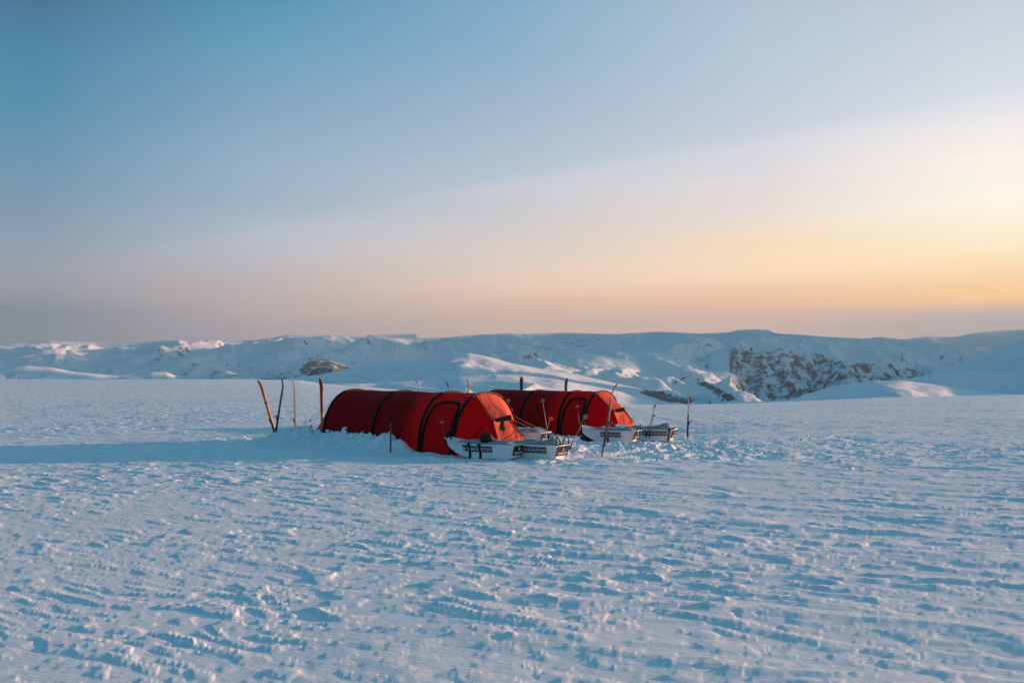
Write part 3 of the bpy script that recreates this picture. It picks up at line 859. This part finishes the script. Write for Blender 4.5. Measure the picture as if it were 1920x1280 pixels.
make_ski((1061, 708), (1059, 806), 32.0, 25, ['ski teal'], 'dark teal ski behind the middle of the far tent, right one of that pair', None, width=.10)
make_ski((1150, 717), (1128, 856), 19.4, 70, ['ski tipred', (.05, 'ski grey'), (.13, 'ski black'), (.25, 'ski grey'), (.92, 'ski black')], 'weathered brown grey ski leaning right in front of the far tent', 793)
make_ski((1291, 721), (1287, 825), 24.9, 85, ['ski grey', (.1, 'ski black'), (.45, 'ski white')], 'thin white ski standing alone at the right end of the camp', 793)

make_sledge(962, 862, 30, 1.62, 'white sledge in front of the near tent with two straps over its side sign', (.50, .66), (.60, .455), 'bow', None)
make_sledge(1043, 863, 36, 1.55, 'white sledge right of the front one, with two black rope loops on its stern', (.36, .62), (), 'double', (.10, .10, .10))
make_sledge(1014, 834, 32, 1.55, 'white sledge between the two tents, mostly hidden behind the near ones', (.50, .62), (), 'none', None)
make_sledge(1189, 830, 27, 1.42, 'white sledge under the front of the far tent, with one tall rope loop', (.42, .50), (.97, .47), 'stern', None)
make_sledge(1260, 827, 24, 1.45, 'rightmost white sledge with a humped grey cover over its stern', (.30, .62), (.05,), 'none', (.06, .12, .16))

make_pole((827, 784), (837, 828), 19.6, 19.6, 'alu', 'basket', 'dark ski pole standing at the bow of the front sledge')
make_pole((952, 747), (962, 830), 24.0, 22.9, 'alulight', 'basket', 'ski pole with its basket highest of the pair behind the front of the near tent')
make_pole((957, 764), (962, 832), 23.6, 22.6, 'alulight', 'basket', 'ski pole with its basket lower of the pair behind the front of the near tent')
make_pole((1016, 745), (1028, 818), 22.6, 22.3, 'alulight', 'basket', 'pale ski pole standing at the stern of the sledge between the tents')
make_pole((1034, 781), (1010, 845), 20.2, 19.2, 'alu', 'basketred', 'dark ski pole with orange basket leaning right over the middle sledge')
make_pole((1081, 756), (1090, 820), 25.0, 25.0, 'alu', 'basket', 'dark ski pole standing before the door of the far tent')
make_pole((1098, 778), (1070, 836), 20.0, 18.8, 'alu', 'basket', 'ski pole leaning right from the stern of the sledge with two loops')
make_pole((989, 806), (979, 836), 20.9, 20.3, 'alu', 'basketred', 'short ski pole with red basket in front of the sledge between the tents')
make_pole((1230, 755), (1213, 812), 23.3, 23.3, 'alu', 'basketred', 'left of two dark ski poles meeting at their baskets above the right sledges')
make_pole((1228, 758), (1218, 812), 23.6, 23.6, 'alu', 'basketred', 'right of two dark ski poles meeting at their baskets above the right sledges')

# snow shovel stuck by the wall of the near tent
x, y = on_ground(733, 848)
sh = thing('snow_shovel', 'black shovel with a T handle stuck upright against the near tent wall', 'shovel', (x, y, 0))
hz = EYE - (781 - HOR) / F * y
mb = MB(); mb.tube([(0, 0, -.12), (0, 0, hz - .02)], .017, 8); mb.build('shaft', M['alu'], sh, True)
mb = MB(); mb.tube([(-.062, 0, hz), (-.03, 0, hz + .006), (.03, 0, hz + .006), (.062, 0, hz)], .016, 8); mb.tube([(0, 0, hz - .10), (0, 0, hz)], .022, 8, r1=.018); mb.build('handle', M['black'], sh, True)
mb = MB(); rows = []
for i in range(7):
    zz = -.02 - .36 * i / 6; w = .05 + .06 * min(1, i / 2)
    rows.append([(w * (k / 4 - .5) * 2, .03 * (1 - abs(k / 4 - .5) * 2) , zz) for k in range(5)])
mb.grid(rows); bl = mb.build('blade', M['alulight'], sh, True)
sm = bl.modifiers.new('thick', 'SOLIDIFY'); sm.thickness = .004

# kit on and beside the sledges
def bag(name, label, cat, c, r_, seed, mat='blackbag', loop=None, parts=()):
    o = thing(name, label, cat, c)
    mb = MB(); mb.ellipsoid((0, 0, 0), *r_, 12, seed, .45); mb.build('body', M[mat], o, True)
    if loop:
        mb = MB(); m = 10
        mb.tube([Vector((loop[0] * math.cos(math.pi * t) + loop[2], -.02, loop[1] * math.sin(math.pi * t) + r_[2] * .3)) for t in [j / m for j in range(m + 1)]], .014, 6)
        mb.build('strap', M['black'], o, True)
    return o
bag('gear_bag', 'black lumpy bag with a loop lying on top of the front sledge', 'bag', at(914, 822, 19.15), (.14, .12, .10), 3, 'blackbag', (.11, .17, -.12))
bag('gear_bag', 'small black kit bag on the grey cover of the sledge with two rope loops', 'bag', at(1000, 832, 19.6), (.10, .08, .055), 12, 'blackbag')
bag('gear_bag', 'black bag lying on the snow at the bow of the right sledge', 'bag', at(1104, 820, 24.0), (.20, .14, .09), 8)
bag('stuff_sack', 'small olive sack hanging from the vent of the near tent', 'sack', at(942, 799, 19.28), (.055, .05, .08), 5, 'olive', (.03, .07, 0))

# ------------------------------------------------------------------ loose snow clods around the camp
rs = np.random.RandomState(5)
V_, F_ = [], []
ico_v = []
t = (1 + 5 ** .5) / 2
ico = np.array([(-1,t,0),(1,t,0),(-1,-t,0),(1,-t,0),(0,-1,t),(0,1,t),(0,-1,-t),(0,1,-t),(t,0,-1),(t,0,1),(-t,0,-1),(-t,0,1)], float); ico /= np.linalg.norm(ico[0])
icf = [(0,11,5),(0,5,1),(0,1,7),(0,7,10),(0,10,11),(1,5,9),(5,11,4),(11,10,2),(10,7,6),(7,1,8),(3,9,4),(3,4,2),(3,2,6),(3,6,8),(3,8,9),(4,9,5),(2,4,11),(6,2,10),(8,6,7),(9,8,1)]
cand = []
while len(cand) < 1000:
    x = rs.uniform(-8, 13); y = rs.uniform(16.5, 29)
    w = float(camp_mask(np.array([x]), np.array([y]))[0])
    s, n = rel(x, y, T1_FOOT, T1_TH)
    if -1.6 < s < 3.2 and -1.1 < n < .05: w = max(w, 1.) ; w *= 2.2
    if 0 < n < 1.9 and -.8 < s < 5.6: continue
    if rs.rand() < w * .5: cand.append((x, y))
cx_ = np.array(cand); cz = ground(cx_[:, 0], cx_[:, 1])
for (x, y), z in zip(cand, cz):
    r0 = .012 + .030 * rs.rand() ** 4.0
    q = ico * (1 + .45 * (rs.rand(12, 1) - .5)) * np.array([r0 * rs.uniform(.9, 1.6), r0 * rs.uniform(.9, 1.5), r0 * rs.uniform(.6, 1.)])
    o = len(V_); V_ += [tuple(p) for p in (q + np.array([x, y, z + r0 * .25]))]
    F_ += [tuple(o + i for i in f) for f in icf]
mb = MB(); mb.add(V_, F_); cl = mb.build('snow_crumbs', M['clod'], None, False, 'stuff')
cl['label'] = 'loose crumbs and lumps of shovelled snow scattered around the camp'; cl['category'] = 'snow'

# ------------------------------------------------------------------ air
mb = MB(); mb.box((0, 0, (Z_TOP + 60 - 260) / 2), (20500, 0, 0), (0, 20500, 0), (0, 0, (Z_TOP + 60 + 260) / 2))
hz_ = mb.build('haze', M['snow'], None, False, 'stuff'); hz_['label'] = 'thin cold haze over the mountains'; hz_['category'] = 'haze'
hm = bpy.data.materials.new('haze'); hm.use_nodes = True; hm.node_tree.nodes.clear()
ho = hm.node_tree.nodes.new('ShaderNodeOutputMaterial'); hv = hm.node_tree.nodes.new('ShaderNodeVolumePrincipled')
hv.inputs['Color'].default_value = (.58, .82, .96, 1); hv.inputs['Density'].default_value = 4.8e-5; hv.inputs['Anisotropy'].default_value = .2
hm.node_tree.links.new(hv.outputs['Volume'], ho.inputs['Volume'])
hz_.data.materials.clear(); hz_.data.materials.append(hm)

# ------------------------------------------------------------------ sky
w = bpy.data.worlds.new('World'); scene.world = w; w.use_nodes = True
nt = w.node_tree; N = nt.nodes; Lk = nt.links; N.clear()
out = N.new('ShaderNodeOutputWorld'); bg = N.new('ShaderNodeBackground'); Lk.new(bg.outputs[0], out.inputs[0])
bg.inputs['Strength'].default_value = .1
sky = N.new('ShaderNodeTexSky'); sky.sky_type = 'NISHITA'; sky.sun_disc = False
sky.sun_elevation = R(SUN_EL); sky.sun_rotation = R(SUN_AZ); sky.altitude = 1200; sky.air_density = 1; sky.dust_density = .6; sky.ozone_density = 3
tc = N.new('ShaderNodeTexCoord'); sx = N.new('ShaderNodeSeparateXYZ'); Lk.new(tc.outputs['Generated'], sx.inputs[0])
def mth(op, a, b=None, c=None):
    m = N.new('ShaderNodeMath'); m.operation = op
    for i, v in enumerate((a, b, c)):
        if v is None: continue
        if isinstance(v, (int, float)): m.inputs[i].default_value = v
        else: Lk.new(v, m.inputs[i])
    return m.outputs[0]
def rng(v, a, b, c=0., d=1., smooth=True):
    m = N.new('ShaderNodeMapRange'); m.interpolation_type = 'SMOOTHSTEP' if smooth else 'LINEAR'
    Lk.new(v, m.inputs['Value']); m.inputs['From Min'].default_value = a; m.inputs['From Max'].default_value = b
    m.inputs['To Min'].default_value = c; m.inputs['To Max'].default_value = d
    return m.outputs['Result']
el = mth('MULTIPLY', mth('ARCSINE', sx.outputs['Z']), 180 / math.pi)
azm = mth('MULTIPLY', mth('ARCTAN2', sx.outputs['X'], sx.outputs['Y']), 180 / math.pi)
cosa = mth('COSINE', mth('MULTIPLY', mth('SUBTRACT', azm, SUN_AZ), math.pi / 180))
SKYK = 10.0 / EF      # undoes the background strength and the exposure
def ramp(stops):
    r = N.new('ShaderNodeValToRGB'); r.color_ramp.interpolation = 'LINEAR'
    e = r.color_ramp.elements
    while len(e) < len(stops): e.new(.5)
    for i, (p, c) in enumerate(stops):
        e[i].position = p / 90.; e[i].color = (*c, 1)
    Lk.new(mth('DIVIDE', el, 90.), r.inputs['Fac'])
    return r.outputs['Color']
ZEN = [(30, (46, 132, 166)), (45, (18, 122, 158)), (90, (8, 115, 152))]
left = ramp([(2.22, (0.0854, 0.1652, 0.2446)), (3.1, (0.0166, 0.1192, 0.2323)), (4.07, (0.1985, 0.2569, 0.3481)), (5.31, (0.2736, 0.3296, 0.4285)), (6.69, (0.1955, 0.3447, 0.4823)), (8.06, (0.1326, 0.3118, 0.4514)), (10.77, (0.0737, 0.283, 0.4634)), (13.45, (0.0079, 0.2554, 0.4262)), (16.07, (0.0005, 0.2145, 0.4066)), (18.63, (0.0005, 0.1454, 0.2999))] + [(26, (0.0139, 0.1881, 0.3406))] + [(a_, s2l(c_)) for a_, c_ in ZEN])
midl = ramp([(2.44, (0.5033, 0.3929, 0.4411)), (3.33, (0.614, 0.4595, 0.4402)), (4.81, (0.6035, 0.5164, 0.5298)), (6.58, (0.4927, 0.566, 0.6789)), (8.06, (0.4201, 0.5502, 0.7025)), (9.23, (0.314, 0.4866, 0.6474)), (11.55, (0.2631, 0.4495, 0.6297)), (14.4, (0.1746, 0.3712, 0.5483)), (17.19, (0.0803, 0.3512, 0.5346)), (19.91, (0.0228, 0.2773, 0.4841))] + [(26, (0.0251, 0.254, 0.4327))] + [(a_, s2l(c_)) for a_, c_ in ZEN])
cent = ramp([(2.67, (0.9006, 0.5786, 0.4226)), (3.44, (1.0413, 0.5755, 0.3527)), (4.66, (1.2854, 0.7789, 0.5166)), (5.88, (1.0503, 0.801, 0.642)), (7.41, (0.7962, 0.721, 0.7059)), (8.92, (0.6142, 0.6532, 0.707)), (10.57, (0.53, 0.6256, 0.7589)), (12.21, (0.4126, 0.5762, 0.7066)), (14.86, (0.3271, 0.4844, 0.6627)), (17.73, (0.2201, 0.435, 0.6182)), (20.52, (0.179, 0.4057, 0.5916))] + [(26, (0.1032, 0.3182, 0.4865))] + [(a_, s2l(c_)) for a_, c_ in ZEN])
midr = ramp([(2.59, (0.9242, 0.5664, 0.4547)), (3.03, (1.1273, 0.5767, 0.377)), (3.92, (1.4133, 0.7182, 0.2804)), (5.26, (1.4686, 0.9745, 0.583)), (6.88, (1.2647, 0.9053, 0.5538)), (8.64, (0.9799, 0.8561, 0.7767)), (10.68, (0.7462, 0.7621, 0.8273)), (12.27, (0.6526, 0.7131, 0.8179)), (13.12, (0.599, 0.6722, 0.8084)), (14.97, (0.5303, 0.6433, 0.78)), (17.19, (0.4602, 0.6217, 0.7506)), (19.91, (0.4239, 0.5629, 0.7056))] + [(26, (0.2256, 0.3968, 0.5435))] + [(a_, s2l(c_)) for a_, c_ in ZEN])
rite = ramp([(2.54, (0.6088, 0.5009, 0.4694)), (3.09, (0.8875, 0.5473, 0.4711)), (3.64, (2.0433, 0.8738, 0.0703)), (4.47, (1.604, 0.9298, 0.2941)), (5.56, (1.4319, 1.038, 0.5062)), (6.93, (1.2659, 1.0903, 0.7403)), (8.84, (1.2493, 1.1694, 0.9779)), (11.27, (1.0449, 1.0043, 0.9493)), (13.39, (0.7291, 0.8117, 0.8886)), (16.01, (0.6473, 0.7203, 0.8133)), (18.56, (0.5679, 0.6376, 0.7703))] + [(26, (0.2976, 0.4342, 0.5758))] + [(a_, s2l(c_)) for a_, c_ in ZEN])
COLS = [(-0.1991, left), (-0.0073, midl), (0.2419, cent), (0.4759, midr), (0.6426, rite)]

def mix(f, a, b, mode='MIX'):
    m = N.new('ShaderNodeMixRGB'); m.blend_type = mode
    if isinstance(f, (int, float)): m.inputs['Fac'].default_value = f
    else: Lk.new(f, m.inputs['Fac'])
    for i, v in ((1, a), (2, b)):
        if isinstance(v, tuple): m.inputs[i].default_value = v
        else: Lk.new(v, m.inputs[i])
    return m.outputs['Color']
veil = COLS[0][1]
for (c0, k0), (c1, k1) in zip(COLS, COLS[1:]): veil = mix(rng(cosa, c0, c1, smooth=False), veil, k1)
# thin cirrus sheet with a soft upper edge, and faint streaks in it
edge = mth('ADD', mth('ADD', mth('MULTIPLY', azm, .17), 10.8), mth('MULTIPLY', mth('MULTIPLY', azm, azm), -.0018))
cmb = N.new('ShaderNodeCombineXYZ'); Lk.new(mth('MULTIPLY', azm, .06), cmb.inputs[0]); Lk.new(mth('SUBTRACT', el, mth('MULTIPLY', azm, .10)), cmb.inputs[1])
nz = N.new('ShaderNodeTexNoise'); nz.inputs['Scale'].default_value = .9; nz.inputs['Detail'].default_value = 6; nz.inputs['Roughness'].default_value = .55
Lk.new(cmb.outputs[0], nz.inputs['Vector'])
below = mth('ADD', mth('SUBTRACT', edge, el), mth('MULTIPLY', mth('SUBTRACT', nz.outputs['Fac'], .5), 1.5))
cmask = mth('MULTIPLY', rng(below, -.35, .50), rng(below, .3, 5.0, 1., 0.))
ln_ = mth('ABSOLUTE', mth('SUBTRACT', mth('SUBTRACT', el, mth('MULTIPLY', azm, .035)), 10.05))
line = mth('MULTIPLY', rng(ln_, .22, .0), rng(azm, -3., 3.))
st = rng(nz.outputs['Fac'], .35, .75, -.10, .10, False)
hi = rng(el, 20., 12., 0., 1.)
cir = mth('MULTIPLY', mth('ADD', mth('ADD', mth('MULTIPLY', cmask, .95), mth('MULTIPLY', line, .35)), mth('MULTIPLY', mth('MULTIPLY', st, rng(below, -.5, 1.0)), 2.6)), hi)
cc = N.new('ShaderNodeCombineXYZ')
for k_, a_ in enumerate((.17, .075, .03)): Lk.new(mth('ADD', mth('MULTIPLY', cir, a_), 1.0), cc.inputs[k_])
veil2 = mix(1.0, veil, cc.outputs[0], 'MULTIPLY')
vs = N.new('ShaderNodeVectorMath'); vs.operation = 'SCALE'; Lk.new(veil2, vs.inputs[0]); vs.inputs['Scale'].default_value = SKYK
final = mix(.985, sky.outputs['Color'], vs.outputs['Vector'])
Lk.new(final, bg.inputs['Color'])

# ------------------------------------------------------------------ sun
sl = bpy.data.lights.new('sun', 'SUN'); sl.energy = 5.0; sl.angle = R(.8); sl.color = (1.0, .54, .335)
so = bpy.data.objects.new('sun', sl); col.objects.link(so)
d = Vector((math.sin(R(SUN_AZ)) * math.cos(R(SUN_EL)), math.cos(R(SUN_AZ)) * math.cos(R(SUN_EL)), math.sin(R(SUN_EL))))
so.rotation_euler = d.to_track_quat('Z', 'Y').to_euler(); so.location = (30, 8, 12)

# ------------------------------------------------------------------ camera
cd = bpy.data.cameras.new('camera'); cd.sensor_width = 36; cd.lens = F / 1920 * 36; cd.clip_start = .1; cd.clip_end = 60000
co = bpy.data.objects.new('camera', cd); col.objects.link(co)
co.location = (0, 0, EYE); co.rotation_euler = (R(90) + math.atan(52 / F), 0, 0)
scene.camera = co
scene.view_settings.view_transform = 'Standard'; scene.view_settings.look = 'None'; scene.view_settings.exposure = EXPO; scene.view_settings.gamma = 1
scene.cycles.max_bounces = 6; scene.cycles.volume_bounces = 0; scene.cycles.diffuse_bounces = 3; scene.cycles.transmission_bounces = 4
scene.cycles.use_denoising = True
